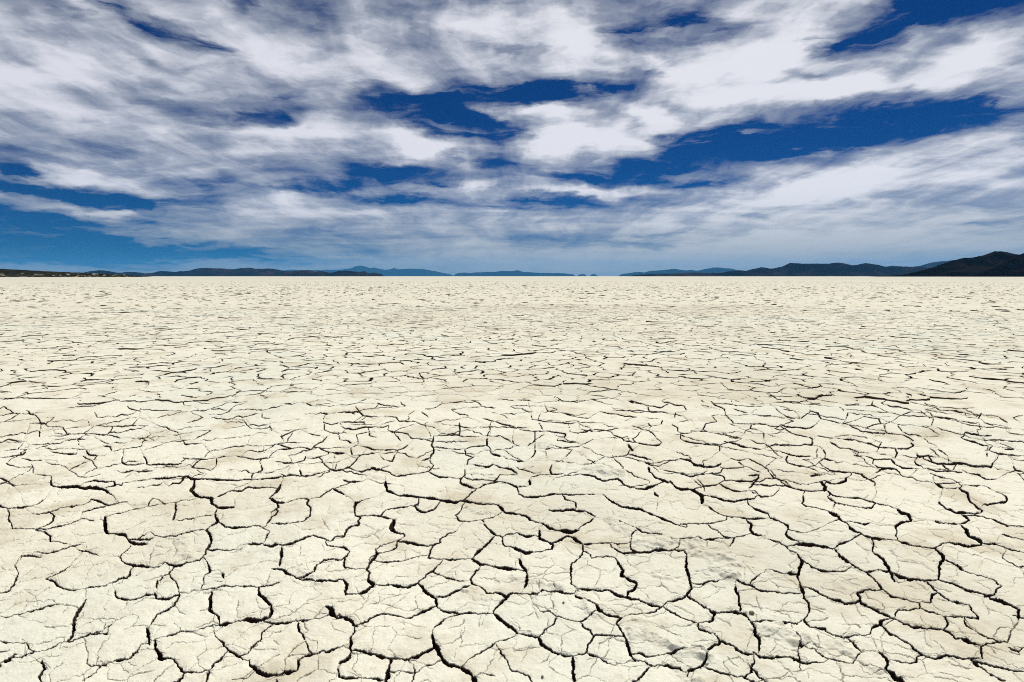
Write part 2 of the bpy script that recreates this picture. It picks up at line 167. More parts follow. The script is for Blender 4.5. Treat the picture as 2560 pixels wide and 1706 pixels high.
def grid_faces(nr, nc):
    i = np.arange(nr * nc).reshape(nr, nc)
    q = np.stack([i[:-1, :-1], i[:-1, 1:], i[1:, 1:], i[1:, :-1]], -1).reshape(-1, 4)
    return q

class NT:
    """small node-tree builder"""
    def __init__(s, nt): s.nt = nt; s.n = nt.nodes; s.l = nt.links
    def add(s, t, **kw):
        nd = s.n.new(t)
        for k, v in kw.items(): setattr(nd, k, v)
        return nd
    def put(s, sock, val):
        if isinstance(val, bpy.types.NodeSocket): s.l.new(val, sock)
        else: sock.default_value = val
    def math(s, op, a, b=0.0, c=0.0, clamp=False):
        nd = s.add("ShaderNodeMath", operation=op, use_clamp=clamp)
        s.put(nd.inputs[0], a); s.put(nd.inputs[1], b)
        if op in ('MULTIPLY_ADD', 'WRAP', 'SMOOTH_MIN'): s.put(nd.inputs[2], c)
        return nd.outputs[0]
    def vmath(s, op, a, b=None, scale=None):
        nd = s.add("ShaderNodeVectorMath", operation=op); s.put(nd.inputs[0], a)
        if b is not None: s.put(nd.inputs[1], b)
        if scale is not None: s.put(nd.inputs["Scale"], scale)
        return nd.outputs["Value"] if op in ('LENGTH', 'DOT_PRODUCT') else nd.outputs[0]
    def noise(s, vec, scale, detail=3.0, rough=0.5, lac=2.0, dist=0.0, out=0):
        nd = s.add("ShaderNodeTexNoise"); s.put(nd.inputs["Vector"], vec)
        for k, v in (("Scale", scale), ("Detail", detail), ("Roughness", rough), ("Lacunarity", lac), ("Distortion", dist)): s.put(nd.inputs[k], v)
        return nd.outputs[out]
    def mapr(s, v, a, b, c=0.0, d=1.0, interp='SMOOTHSTEP'):
        nd = s.add("ShaderNodeMapRange", interpolation_type=interp, clamp=True) if interp == 'LINEAR' else s.add("ShaderNodeMapRange", interpolation_type=interp)
        for k, x in zip((0, 1, 2, 3, 4), (v, a, b, c, d)): s.put(nd.inputs[k], x)
        return nd.outputs[0]
    def mix(s, f, a, b, blend='MIX'):
        nd = s.add("ShaderNodeMix", data_type='RGBA', blend_type=blend); s.put(nd.inputs[0], f)
        for k, x in ((6, a), (7, b)): s.put(nd.inputs[k], (*x, 1.0) if isinstance(x, tuple) and len(x) == 3 else x)
        return nd.outputs[2]
    def mapping(s, v, loc=(0, 0, 0), rot=(0, 0, 0), scale=(1, 1, 1), kind='POINT'):
        nd = s.add("ShaderNodeMapping", vector_type=kind); s.put(nd.inputs[0], v)
        nd.inputs[1].default_value = loc; nd.inputs[2].default_value = rot; nd.inputs[3].default_value = scale
        return nd.outputs[0]
    def comb(s, x, y, z=0.0):
        nd = s.add("ShaderNodeCombineXYZ"); s.put(nd.inputs[0], x); s.put(nd.inputs[1], y); s.put(nd.inputs[2], z); return nd.outputs[0]
    def sep(s, v):
        nd = s.add("ShaderNodeSeparateXYZ"); s.put(nd.inputs[0], v); return nd.outputs

def new_mat(name, rough=0.95):
    m = bpy.data.materials.new(name); m.use_nodes = True
    b = m.node_tree.nodes["Principled BSDF"]
    b.inputs["Roughness"].default_value = rough; b.inputs["Specular IOR Level"].default_value = 0.1
    return m, NT(m.node_tree), b

# ------------------------------------------------------------------ materials
def mud_material(name, near=True):
    m, T, b = new_mat(name, 0.95)
    pos = T.add("ShaderNodeNewGeometry").outputs["Position"]
    xy = T.mapping(pos, scale=(1, 1, 0.0))
    big = T.noise(xy, 0.35, 3, 0.55)
    mid = T.noise(xy, 1.7, 4, 0.6)
    c = T.mix(T.mapr(big, 0.40, 0.62), PALE, COOL)
    c = T.mix(T.math('MULTIPLY', T.mapr(mid, 0.49, 0.68), 0.88), c, TAN)
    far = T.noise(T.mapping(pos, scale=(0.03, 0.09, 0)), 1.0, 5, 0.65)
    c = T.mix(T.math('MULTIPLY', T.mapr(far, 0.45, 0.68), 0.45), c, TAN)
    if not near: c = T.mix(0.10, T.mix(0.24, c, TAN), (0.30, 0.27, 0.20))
    if not near:                                      # greyer with distance: shadows of unresolved cracks mixed into the colour
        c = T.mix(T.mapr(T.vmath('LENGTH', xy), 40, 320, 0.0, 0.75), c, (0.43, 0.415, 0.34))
    if near:
        dirt = T.noise(xy, 4.5, 5, 0.7)
        c = T.mix(T.math('MULTIPLY', T.mapr(dirt, 0.56, 0.76), 0.50), c, GREY)
        pl = T.add("ShaderNodeAttribute", attribute_name="tone").outputs["Fac"]
        c = T.mix(T.math('MULTIPLY', pl, 0.6, clamp=True), c, TAN)
        scuff = T.add("ShaderNodeAttribute", attribute_name="scuff").outputs["Fac"]
        sn = T.noise(xy, 30, 4, 0.7)
        c = T.mix(T.math('MULTIPLY', scuff, T.mapr(sn, 0.44, 0.66, 0.0, 0.26)), c, GREY)
        mot = T.noise(xy, 11, 6, 0.72)
        c = T.mix(T.math('MULTIPLY', T.mapr(mot, 0.50, 0.70), 0.55), c, TAN)
        gr = T.noise(xy, 75, 4, 0.75)
        c = T.mix(T.mapr(gr, 0.30, 0.70, 0.22, 0.0), c, (0.30, 0.27, 0.20))
        sp = T.noise(xy, 55, 2, 0.5)
        c = T.mix(T.math('MULTIPLY', T.mapr(sp, 0.70, 0.76), 0.5), c, (0.20, 0.16, 0.11))
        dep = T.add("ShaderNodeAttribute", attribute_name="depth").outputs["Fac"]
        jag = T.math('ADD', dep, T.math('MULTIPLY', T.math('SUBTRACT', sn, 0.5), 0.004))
        c = T.mix(T.mapr(jag, 0.0012, 0.0065), c, CRACK_SHADE)  # crack walls darken with depth: shade painted into the brown soil colour
    T.put(b.inputs["Base Color"], c)
    bump = T.add("ShaderNodeBump")
    if near:
        n1 = T.noise(xy, 22, 5, 0.65); n2 = T.noise(xy, 110, 3, 0.6)
        hgt = T.math('ADD', n1, T.math('MULTIPLY', n2, 0.35))
        bump.inputs["Distance"].default_value = 0.012; bump.inputs["Strength"].default_value = 0.55
    else:
        hgt = T.noise(xy, 2.2, 6, 0.7); bump.inputs["Distance"].default_value = 0.10; bump.inputs["Strength"].default_value = 0.6
    T.put(bump.inputs["Height"], hgt); T.put(b.inputs["Normal"], bump.outputs[0])
    return m

PALE, COOL, TAN, GREY, CRACK_SHADE = (0.612, 0.590, 0.486), (0.566, 0.567, 0.476), (0.462, 0.415, 0.312), (0.40, 0.365, 0.30), (0.050, 0.032, 0.024)
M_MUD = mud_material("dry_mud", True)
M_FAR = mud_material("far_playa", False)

# ------------------------------------------------------------------ near mud: a relief with the surveyed cracks
U0, U1, DU = -1020.0, 3580.0, 1.75
V0, V1, DV = 955.0, 1850.0, 0.97
us = np.arange(U0, U1, DU); vs = np.arange(V0, V1, DV)
NC, NR = len(us), len(vs)
UU, VV = np.meshgrid(us, vs)
GX, GY, GT = to_ground(UU, VV)
MPP = GT / F

def voronoi(pts):
    """edges of the Voronoi diagram: (i, j, A, B) plus, per seed, the ring of corner ids"""
    vv, _, ff, _, _, _ = delaunay_2d_cdt([Vector(p) for p in pts], [], [], 0, 1e-7)
    P = np.array([(q[0], q[1]) for q in vv]); T = np.array([f for f in ff if len(f) == 3])
    A, B, C = P[T[:, 0]], P[T[:, 1]], P[T[:, 2]]
    d = 2 * (A[:, 0] * (B[:, 1] - C[:, 1]) + B[:, 0] * (C[:, 1] - A[:, 1]) + C[:, 0] * (A[:, 1] - B[:, 1]))
    d[np.abs(d) < 1e-9] = 1e-9
    a2, b2, c2 = (A ** 2).sum(1), (B ** 2).sum(1), (C ** 2).sum(1)
    cc = np.stack([(a2 * (B[:, 1] - C[:, 1]) + b2 * (C[:, 1] - A[:, 1]) + c2 * (A[:, 1] - B[:, 1])) / d,
                   (a2 * (C[:, 0] - B[:, 0]) + b2 * (A[:, 0] - C[:, 0]) + c2 * (B[:, 0] - A[:, 0])) / d], 1)
    em = {}
    for t, tri in enumerate(T):
        for k in range(3):
            i, j = int(tri[k]), int(tri[(k + 1) % 3])
            em.setdefault((min(i, j), max(i, j)), []).append(t)
    return P, T, cc, em

def seeds(r0, r1, half, size, jit):
    out = []; r = r0; row = 0
    while r < r1:
        s = size(r); n = int(2 * half * r / s) + 1
        for k in range(n):
            a = -half + (k + 0.5 * (row % 2)) * s / r
            rr = r + rng.uniform(-jit, jit) * s; aa = a + rng.uniform(-jit, jit) * s / r
            out.append((rr * math.sin(aa), rr * math.cos(aa)))
        r += s * 0.87; row += 1
    return out

paths = []                                           # (points in survey px, width in px at each, ragged amplitude)
def roughen(p, w, step, amp, taper=0.45, hair=False):
    p = np.asarray(p, float)
    seg = np.hypot(*(np.diff(p, axis=0).T)); s = np.concatenate([[0], np.cumsum(seg)])
    n = max(3, int(s[-1] / step) + 1); q = np.linspace(0, s[-1], n)
    x = np.interp(q, s, p[:, 0]); y = np.interp(q, s, p[:, 1])
    o = rng.uniform(0, 1000)
    j = amp * (2.0 * vnoise(q / 16 + o, q * 0 + o, 3) + 1.2 * vnoise(q / 6.0 + o, q * 0 - o, 4)) * 1.6
    j2 = amp * (2.0 * vnoise(q / 16 - o, q * 0 + o, 5) + 1.2 * vnoise(q / 6.0 - o, q * 0 - o, 6)) * 1.6
    env = np.clip(np.minimum(q, s[-1] - q) / 10, 0.25, 1)
    x = x + j * env; y = y + j2 * env * 0.75
    t = q / s[-1]
    prof = taper + (1 - taper) * np.clip(np.minimum(t, 1 - t) * 5, 0, 1) ** 0.7
    ww = w * prof * np.clip(1 + 1.7 * vnoise(q / 22 + o, q * 0 + 2 * o, 9) + 0.9 * vnoise(q / 8 + o, q * 0 + 3 * o, 9), 0.42, 1.9)
    paths.append((np.stack([x, y], 1), ww, hair))
K = 860 / 2353.0
for (x0, y0), txt in TRACES.items():
    for item in txt.replace("\n", "|").split("|"):
        f = item.split(); w = float(f[0]) * K
        p = [(x0 + float(q.split(",")[0]) * K, y0 + float(q.split(",")[1]) * K) for q in f[1:]]
        sc = max(0.35, (p[0][1] - 692) / 900)
        roughen(p, (w * 0.86 + 0.2 if y0 > 1000 else w * (0.33 + 0.34 * max(0, p[0][1] - 980) / 220)) if w > 1.6 else 1.3, 4.0, 2.1 * sc, hair=w < 1.6)
# a crack seldom stops in the middle of a plate: carry loose ends on as thin cracks to the next one
big = [p for p, w, h in paths if not h]
allp = np.concatenate(big); own = np.concatenate([np.full(len(p), k) for k, p in enumerate(big)])
for k, p in enumerate(big):
    for e, q in ((p[0], p[min(4, len(p) - 1)]), (p[-1], p[max(-5, -len(p))])):
        if not (5 < e[0] < 2555 and 1025 < e[1] < 1680): continue
        dv = allp - e; dist = np.hypot(dv[:, 0], dv[:, 1] * 1.4)
        if dist[own != k].min() < 5: continue
        od = (e - q) / (np.hypot(*(e - q)) + 1e-6)
        cosv = (dv @ od) / (np.hypot(*dv.T) + 1e-6)
        okm = (cosv > 0.25) & (dist < 40 + 110 * (e[1] - 900) / 800) & (own != k)
        if not okm.any(): continue
        c_ = np.where(okm, dist * (1.6 - 0.6 * cosv), 1e9).argmin()
        roughen([tuple(e), tuple((e + allp[c_]) / 2 + rng.normal(0, 3, 2)), tuple(allp[c_])], rng.uniform(1.5, 2.4) * max((e[1] - 692) / 900, .5), 3.5, 2.6 * max(.35, (e[1] - 692) / 900), 0.8, bool(rng.random() < 0.55))
# cracks between the surveyed ones and beyond the frame
P, T, CC, EM = voronoi(seeds(2.0, 9.2, 1.15, lambda r: 0.42, 0.40))
for (i, j), ts in EM.items():
    if len(ts) != 2: continue
    A, B = CC[ts[0]], CC[ts[1]]
    L = np.hypot(*(A - B))
    if L > 1.2 or L < 0.03 or min(A[1], B[1]) < 0.8: continue
    (ua, va, _), (ub, vb, _) = from_ground(*A), from_ground(*B)
    mu, mv = (ua + ub) / 2, (va + vb) / 2
    if not (U0 - 50 < mu < U1 + 50 and V0 - 20 < mv < V1 + 20): continue
    inside = -5 < mu < 2565 and 985 < mv < 1735
    sc = np.clip((mv - 692) / 900, 0.25, 1.2)
    if inside:
        if mv > 1215 or rng.random() < (0.30 if mv > 1070 else 0.36): continue
        w = rng.uniform(0.55, 1.25)
    else:
        if rng.random() < 0.22: continue
        w = float(np.clip(rng.lognormal(math.log(4.2), 0.5) * max(sc, 0.42), 1.0, 11))
    roughen([(ua, va), (ub, vb)], w, 3.5, 4.6 * sc)
# hairlines inside the plates
P, T, CC, EM = voronoi(seeds(2.0, 7.6, 1.1, lambda r: 0.135, 0.44))
for (i, j), ts in EM.items():
    if len(ts) != 2: continue
    A, B = CC[ts[0]], CC[ts[1]]
    L = np.hypot(*(A - B))
    if L > 0.4 or L < 0.02 or min(A[1], B[1]) < 0.8 or rng.random() < 0.36: continue
    (ua, va, _), (ub, vb, _) = from_ground(*A), from_ground(*B)
    if not (U0 < ua < U1 and V0 + 30 < va < V1 and V0 + 30 < vb < V1): continue
    sc = np.clip((va - 692) / 900, 0.25, 1.2)
    if va < 1250 and rng.random() < 0.3 + (1250 - va) / 400: continue
    roughen([(ua, va), (ub, vb)], rng.uniform(0.7, 1.6) * max(sc, .6), 3.2, 2.8 * sc, 0.8, True)

SD = np.full((NR, NC), 60.0, np.float32); WW = np.zeros((NR, NC), np.float32)
RU = UU + 2.2 * (vnoise(UU / 5.0, VV / 4.0, 31) + 0.7 * vnoise(UU / 2.3, VV / 1.8, 32)) * np.clip((VV - 800) / 600, .3, 1)
RV = VV + 1.8 * (vnoise(UU / 5.0, VV / 4.0, 33) + 0.7 * vnoise(UU / 2.3, VV / 1.8, 34)) * np.clip((VV - 800) / 600, .3, 1)
RU = RU.astype(np.float32); RV = RV.astype(np.float32)
HR = np.zeros((NR, NC), bool)
for p, w, hair in paths:
    for k in range(len(p) - 1):
        (ax, ay), (bx, by) = p[k], p[k + 1]; wa, wb = w[k], w[k + 1]
        R = 9 + max(wa, wb)
        c0 = int((min(ax, bx) - R - U0) / DU); c1 = int((max(ax, bx) + R - U0) / DU) + 2
        r0 = int((min(ay, by) - R - V0) / DV); r1 = int((max(ay, by) + R - V0) / DV) + 2
        c0, r0 = max(c0, 0), max(r0, 0); c1, r1 = min(c1, NC), min(r1, NR)
        if c0 >= c1 or r0 >= r1: continue
        X = RU[r0:r1, c0:c1] - ax; Y = RV[r0:r1, c0:c1] - ay
        ex, ey = bx - ax, by - ay; l2 = ex * ex + ey * ey + 1e-9
        t = np.clip((X * ex + Y * ey) / l2, 0, 1)
        d = np.hypot(X - t * ex, Y - t * ey); wt = wa + (wb - wa) * t
        sd = d - wt * 0.5
        S = SD[r0:r1, c0:c1]; W_ = WW[r0:r1, c0:c1]
        b = sd < S; S[b] = sd[b]; W_[b] = wt[b]; HR[r0:r1, c0:c1][b] = hair
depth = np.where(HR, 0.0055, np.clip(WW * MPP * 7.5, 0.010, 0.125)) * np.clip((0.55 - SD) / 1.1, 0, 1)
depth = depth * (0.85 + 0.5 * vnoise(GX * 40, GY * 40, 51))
wm = WW * MPP
lip = 0.006 * np.exp(-np.maximum(SD, 0) * MPP / 0.013) * np.clip(wm / 0.008, 0, 1)
relief = 0.022 * fbm(GX * 0.9, GY * 0.9, 60, 3) + 0.009 * fbm(GX * 5, GY * 5, 70, 3) + 0.0028 * fbm(GX * 28, GY * 28, 80, 3, 0.6)
# trampled and wind-ruffled patches (survey px: from, to, half width, strength)
SCUFF = [((1890, 1560), (2010, 1592), 16, 1.0), ((2000, 1580), (2075, 1600), 18, .6), ((1600, 1570), (1705, 1622), 17, 1.0), ((1700, 1620), (1770, 1640), 16, .9), ((1590, 1540), (1640, 1570), 14, .6),
         ((1585, 1350), (1700, 1362), 14, .8), ((1700, 1360), (1800, 1385), 16, .9), ((1800, 1385), (1850, 1410), 18, 1.0), ((1780, 1415), (1830, 1440), 12, .9),
         ((2095, 1600), (2200, 1670), 14, .7), ((1850, 1410), (1960, 1440), 14, .5), ((1705, 1670), (1730, 1700), 20, .8), ((700, 1390), (790, 1440), 22, .5), ((1455, 1172), (1555, 1182), 8, 1.0),
         ((1340, 1110), (1380, 1120), 10, .7), ((1290, 1440), (1400, 1462), 13, .7), ((1170, 1470), (1220, 1490), 12, .6), ((460, 1345), (480, 1390), 12, .5), ((1460, 1500), (1500, 1530), 14, .6), ((930, 1170), (965, 1195), 10, .5),
         ((1170, 1268), (1230, 1280), 10, .7), ((1530, 1300), (1580, 1330), 14, .7), ((1650, 1430), (1700, 1450), 14, .5), ((2080, 1440), (2160, 1460), 18, .4)]
scf = np.zeros((NR, NC), np.float32)
for (a, b_, hw, st) in SCUFF:
    c0, c1 = int((a[0] - 70 - U0) / DU), int((b_[0] + 70 - U0) / DU); r0, r1 = int((min(a[1], b_[1]) - 60 - V0) / DV), int((max(a[1], b_[1]) + 60 - V0) / DV)
    c0, r0 = max(c0, 0), max(r0, 0)
    X, Y = UU[r0:r1, c0:c1] - a[0], VV[r0:r1, c0:c1] - a[1]; ex, ey = b_[0] - a[0], b_[1] - a[1]
    t = np.clip((X * ex + Y * ey) / (ex * ex + ey * ey), 0, 1)
    d = np.hypot(X - t * ex, (Y - t * ey) * 1.3) / hw
    d = d + 2.0 * fbm(GX[r0:r1, c0:c1] * 9, GY[r0:r1, c0:c1] * 9, 90, 4, .6)
    scf[r0:r1, c0:c1] = np.maximum(scf[r0:r1, c0:c1], st * np.clip(1.2 - d, 0, 1))
rum = fbm(GX * 16, GY * 24, 95, 3, 0.55)
relief = relief + scf * (0.017 + 0.017 * rum)
GZ = relief - lip - depth
# the relief runs out under the loose plates that follow it
out = np.clip((1000 - VV) / 12, 0, 1)
GZ = GZ * (1 - out) + out * (-0.007)
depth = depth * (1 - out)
tone = np.clip(2.2 * fbm(GX * 0.8, GY * 0.8, 101, 4) - 0.15, 0, 1)
V_near = np.stack([GX, GY, GZ], -1).reshape(-1, 3)
Q = grid_faces(NR, NC)[:, ::-1]
nV = len(V_near)

# ------------------------------------------------------------------ curled plates from seven metres outwards
size = lambda r: 0.37 + 0.002 * (r - 6)
P, T, CC, EM = voronoi(seeds(5.2, 35.0, 0.98, size, 0.43))
ring = {}
for t, tri in enumerate(T):
    for k in tri: ring.setdefault(int(k), []).append(t)
# some neighbours are still joined
par = list(range(len(P)))
def find(a):
    while par[a] != a: par[a] = par[par[a]]; a = par[a]
    return a
edges = {}
csz = {}
for (i, j), ts in EM.items():
    if len(ts) != 2: continue
    A, B = CC[ts[0]], CC[ts[1]]; L = np.hypot(*(A - B)); r = np.hypot(*((A + B) / 2))
    n = 8 if r < 11 else (5 if r < 20 else 4)
    fi, fj = find(i), find(j)
    joined = fi == fj
    if not joined and rng.random() < (0.22 if r < 11 else 0.46) and csz.get(fi, 1) + csz.get(fj, 1) <= 5:
        par[fi] = fj; csz[fj] = csz.get(fi, 1) + csz.get(fj, 1); joined = True
    w = 0.0008 if joined else float(np.clip(rng.lognormal(math.log(0.016), 0.75), 0.006 if r < 11 else 0.002, 0.06)) * float(np.interp(r, [7, 10, 20, 33], [2.3, 1.7, 1.0, 1.0]))
    w = min(w, 0.042)
    nrm = np.array([-(B - A)[1], (B - A)[0]]) / max(L, 1e-6)
    tt = (np.arange(n) + 1) / (n + 1)
    off = L * 0.16 * rng.normal(0, 1, n) * np.sqrt(tt * (1 - tt))
    if n > 3: off = 0.5 * off + 0.5 * L * 0.22 * math.copysign(1, rng.normal()) * tt * (1 - tt) * 2
    pts = A + np.outer(tt, B - A) + np.outer(np.clip(off, -0.09, 0.09), nrm)
    wv = w * np.clip(rng.normal(1, 0.35, n), 0.4, 1.8)
    edges[(i, j)] = (ts[0], ts[1], pts, wv, w, nrm)
zc0 = {}
vl, fl, fs, dl, tl, lift_l = [], [], [], [], [], []
base = nV; cnt = 0
for s, tris in ring.items():
    c = P[s]; r = float(np.hypot(*c))
    if len(tris) < 3 or r > 33.0 or r < 5: continue
    cu, cv, _ = from_ground(*c)
    if c[1] <= 0.5 or cv > 1002: continue
    ang = [math.atan2(*(CC[t] - c)[::-1]) for t in tris]
    tris = [t for _, t in sorted(zip(ang, tris))]
    if max(np.hypot(*(CC[t] - c)) for t in tris) > 2.2 * size(r): continue
    loop = []; ok = True
    for k, ta in enumerate(tris):
        tb = tris[(k + 1) % len(tris)]
        com = set(map(int, T[ta])) & set(map(int, T[tb])) - {s}
        nb = [q for q in com if tuple(sorted((s, q))) in edges]
        if not nb: ok = False; break
        e = edges[tuple(sorted((s, nb[0])))]
        dcen = c - CC[ta]; dl_ = np.hypot(*dcen)
        loop.append(CC[ta] + dcen / dl_ * min(0.6 * e[4] + 0.001, 0.03))
        pts, wv = (e[2], e[3]) if e[0] == ta else (e[2][::-1], e[3][::-1])
        sg = math.copysign(1, float(np.dot(c - pts[0], e[5])))
        loop.extend(pts + np.outer(wv * 0.5 * sg, e[5]))
    if not ok: continue
    loop = np.array(loop); m = len(loop)
    root = find(s)
    if root not in zc0:
        amp = float(np.interp(r, [7.3, 9, 20, 33], [0.2, 0.38, 0.36, 0.26]))
        g = rng.normal(0, 0.026, 2) * amp 
        zc0[root] = (P[root], g, rng.normal(0.004, 0.007) * amp)
    c0, g, z0 = zc0[root]
    dv = loop - c0; amp_l = float(np.interp(r, [7.3, 9, 20, 33], [0.3, 0.5, 0.48, 0.36]))
    zt = 0.004 + np.clip(z0 + dv @ g + 0.020 * vnoise(loop[:, 0] * .7, loop[:, 1] * .7, 61) + amp_l * 0.034 * vnoise(loop[:, 0] * 8.5 + s, loop[:, 1] * 8.5, 62), -0.03, 0.036)
    zt = np.maximum(zt, -0.004 if r < 10 else -0.05)
    cen = loop.mean(0); inner = cen + (loop - cen) * 0.90
    zi = zt - 0.004 * (1 if rng.random() < .5 else -1)
    bot = np.full(m, -0.13)
    i0 = base + cnt
    top = np.arange(m); nx = (top + 1) % m
    if r < 24:
        vl.append(np.concatenate([np.column_stack([inner, zi]), np.column_stack([loop, zt]), np.column_stack([loop, bot])]))
        fl.append((i0 + top)); fs.append([m])
        fl.append((i0 + np.stack([m + top, m + nx, nx, top], 1)).ravel()); fs.append([4] * m)
        fl.append((i0 + np.stack([2 * m + top, 2 * m + nx, m + nx, m + top], 1)).ravel()); fs.append([4] * m)
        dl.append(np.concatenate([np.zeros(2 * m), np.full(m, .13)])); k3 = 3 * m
    else:
        vl.append(np.concatenate([np.column_stack([loop, zt]), np.column_stack([loop, bot])]))
        fl.append((i0 + top)); fs.append([m])
        fl.append((i0 + np.stack([m + top, m + nx, nx, top], 1)).ravel()); fs.append([4] * m)
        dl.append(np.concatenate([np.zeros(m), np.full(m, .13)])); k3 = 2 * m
    tl.append(np.full(k3, max(0, rng.normal(0.0, 0.20)) + np.clip(1.8 * float(vnoise(c[0] * .25, c[1] * .25, 102)), 0, 1)))
    cnt += k3
# farther out only the upturned edges of single flakes stand out of the crust
NF, m = 80000, 6
r = np.sqrt(rng.uniform(30.0 ** 2, 190.0 ** 2, NF) ** 1.0); keep = rng.random(NF) < np.clip(1.05 - r / 170, 0.22, 1); r = r[keep]; NF = len(r)
a = rng.uniform(-0.98, 0.98, NF)
cx_, cy_ = r * np.sin(a), r * np.cos(a)
rad = rng.lognormal(math.log(0.15), 0.4, NF)
an = (np.arange(m)[None, :] + rng.uniform(-0.3, 0.3, (NF, m))) / m * 2 * math.pi
px_ = rad[:, None] * np.cos(an) * rng.uniform(0.7, 1.25, (NF, m)); py_ = rad[:, None] * np.sin(an) * rng.uniform(0.7, 1.25, (NF, m))
ga = rng.uniform(0, 2 * math.pi, NF); gm = np.abs(rng.normal(0, 0.08, NF)) + np.interp(r, [40, 120], [0.055, 0.02])
pzz = gm[:, None] * (px_ * np.cos(ga)[:, None] + py_ * np.sin(ga)[:, None]) + rng.normal(0.003, 0.005, NF)[:, None]
top_v = np.stack([cx_[:, None] + px_, cy_[:, None] + py_, pzz], -1); bot_v = top_v.copy(); bot_v[..., 2] = -0.05
i0 = base + cnt + np.arange(NF)[:, None] * 2 * m; tp = np.arange(m); nx = (tp + 1) % m
vl.append(np.concatenate([top_v, bot_v], 1).reshape(-1, 3))
fl.append((i0 + tp).ravel()); fs.append([m] * NF)
fl.append((i0[:, :, None] + np.stack([m + tp, m + nx, nx, tp], 1)[None]).ravel()); fs.append([4] * (m * NF))
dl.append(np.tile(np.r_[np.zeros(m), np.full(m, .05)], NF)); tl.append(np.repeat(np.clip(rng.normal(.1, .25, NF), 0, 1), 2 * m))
cnt += NF * 2 * m
V_pl = np.concatenate(vl); D_pl = np.concatenate(dl); T_pl = np.concatenate(tl)
allV = np.concatenate([V_near, V_pl])
flat = np.concatenate([Q.ravel()] + [np.asarray(f).ravel() for f in fl])
sizes = np.concatenate([np.full(len(Q), 4)] + [np.asarray(f) for f in fs])
zer = np.zeros(len(V_pl))
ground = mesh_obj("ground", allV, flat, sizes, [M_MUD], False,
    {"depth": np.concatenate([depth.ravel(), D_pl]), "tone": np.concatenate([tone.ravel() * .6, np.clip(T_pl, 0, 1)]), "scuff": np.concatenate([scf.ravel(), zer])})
tag(ground, "cream coloured dried mud split into plates by dark cracks across the foreground", "cracked mud", "structure")
# the bed under and beyond the plates, out to the horizon
rr = np.concatenate([[0.0, 10, 20, 30.5, 32.5], np.geomspace(45, 60000, 42)]); th = np.linspace(0, 2 * math.pi, 97)[:-1]
Vf = [(0, 0, -0.132)]; ff, sz = [], []
for k, r in enumerate(rr[1:]):
    for a in th: Vf.append((r * math.sin(a), r * math.cos(a), -0.132 if r < 31 else 0.0))
na = len(th)
for a in range(na): ff += [0, 1 + (a + 1) % na, 1 + a]; sz.append(3)
for k in range(len(rr) - 2):
    for a in range(na):
        b0 = 1 + k * na; ff += [b0 + a, b0 + (a + 1) % na, b0 + na + (a + 1) % na, b0 + na + a]; sz.append(4)
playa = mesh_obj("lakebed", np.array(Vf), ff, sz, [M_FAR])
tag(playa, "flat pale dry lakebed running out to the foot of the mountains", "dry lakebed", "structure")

# ------------------------------------------------------------------ mountains
def rock_material(name, dark, light, scale, patch=None):
    m, T, b = new_mat(name, 1.0)
    pos = T.add("ShaderNodeNewGeometry").outputs["Position"]
    n = T.noise(T.mapping(pos, scale=(scale, scale, scale * 2)), 1.0, 6, 0.65)
    c = T.mix(T.mapr(n, 0.42, 0.72), dark, light)
    if patch:
        n2 = T.noise(T.mapping(pos, scale=(scale * 2.2, scale * 1.2, scale * 9)), 1.0, 4, 0.6)
        z = T.sep(pos)[2]
        f = T.math('MULTIPLY', T.mapr(n2, 0.57, 0.66), T.mapr(z, patch[1], patch[1] * 1.8, 1, 0))
        c = T.mix(f, c, patch[0])
    T.put(b.inputs["Base Color"], c)
    b.inputs["Specular IOR Level"].default_value = 0.0
    return m
M_NEARROCK = rock_material("dark_volcanic_rock", (0.0018, 0.0014, 0.0014), (0.013, 0.0085, 0.0072), 0.012)
M_MIDROCK = rock_material("brown_desert_rock", (0.0025, 0.002, 0.0025), (0.030, 0.018, 0.016), 0.0025)
M_FARROCK = rock_material("far_rock", (0.003, 0.004, 0.004), (0.008, 0.007, 0.007), 0.0012)
M_SCRUB = rock_material("dark_scrub", (0.010, 0.010, 0.006), (0.030, 0.028, 0.016), 0.05, ((0.40, 0.36, 0.27), 5.0))

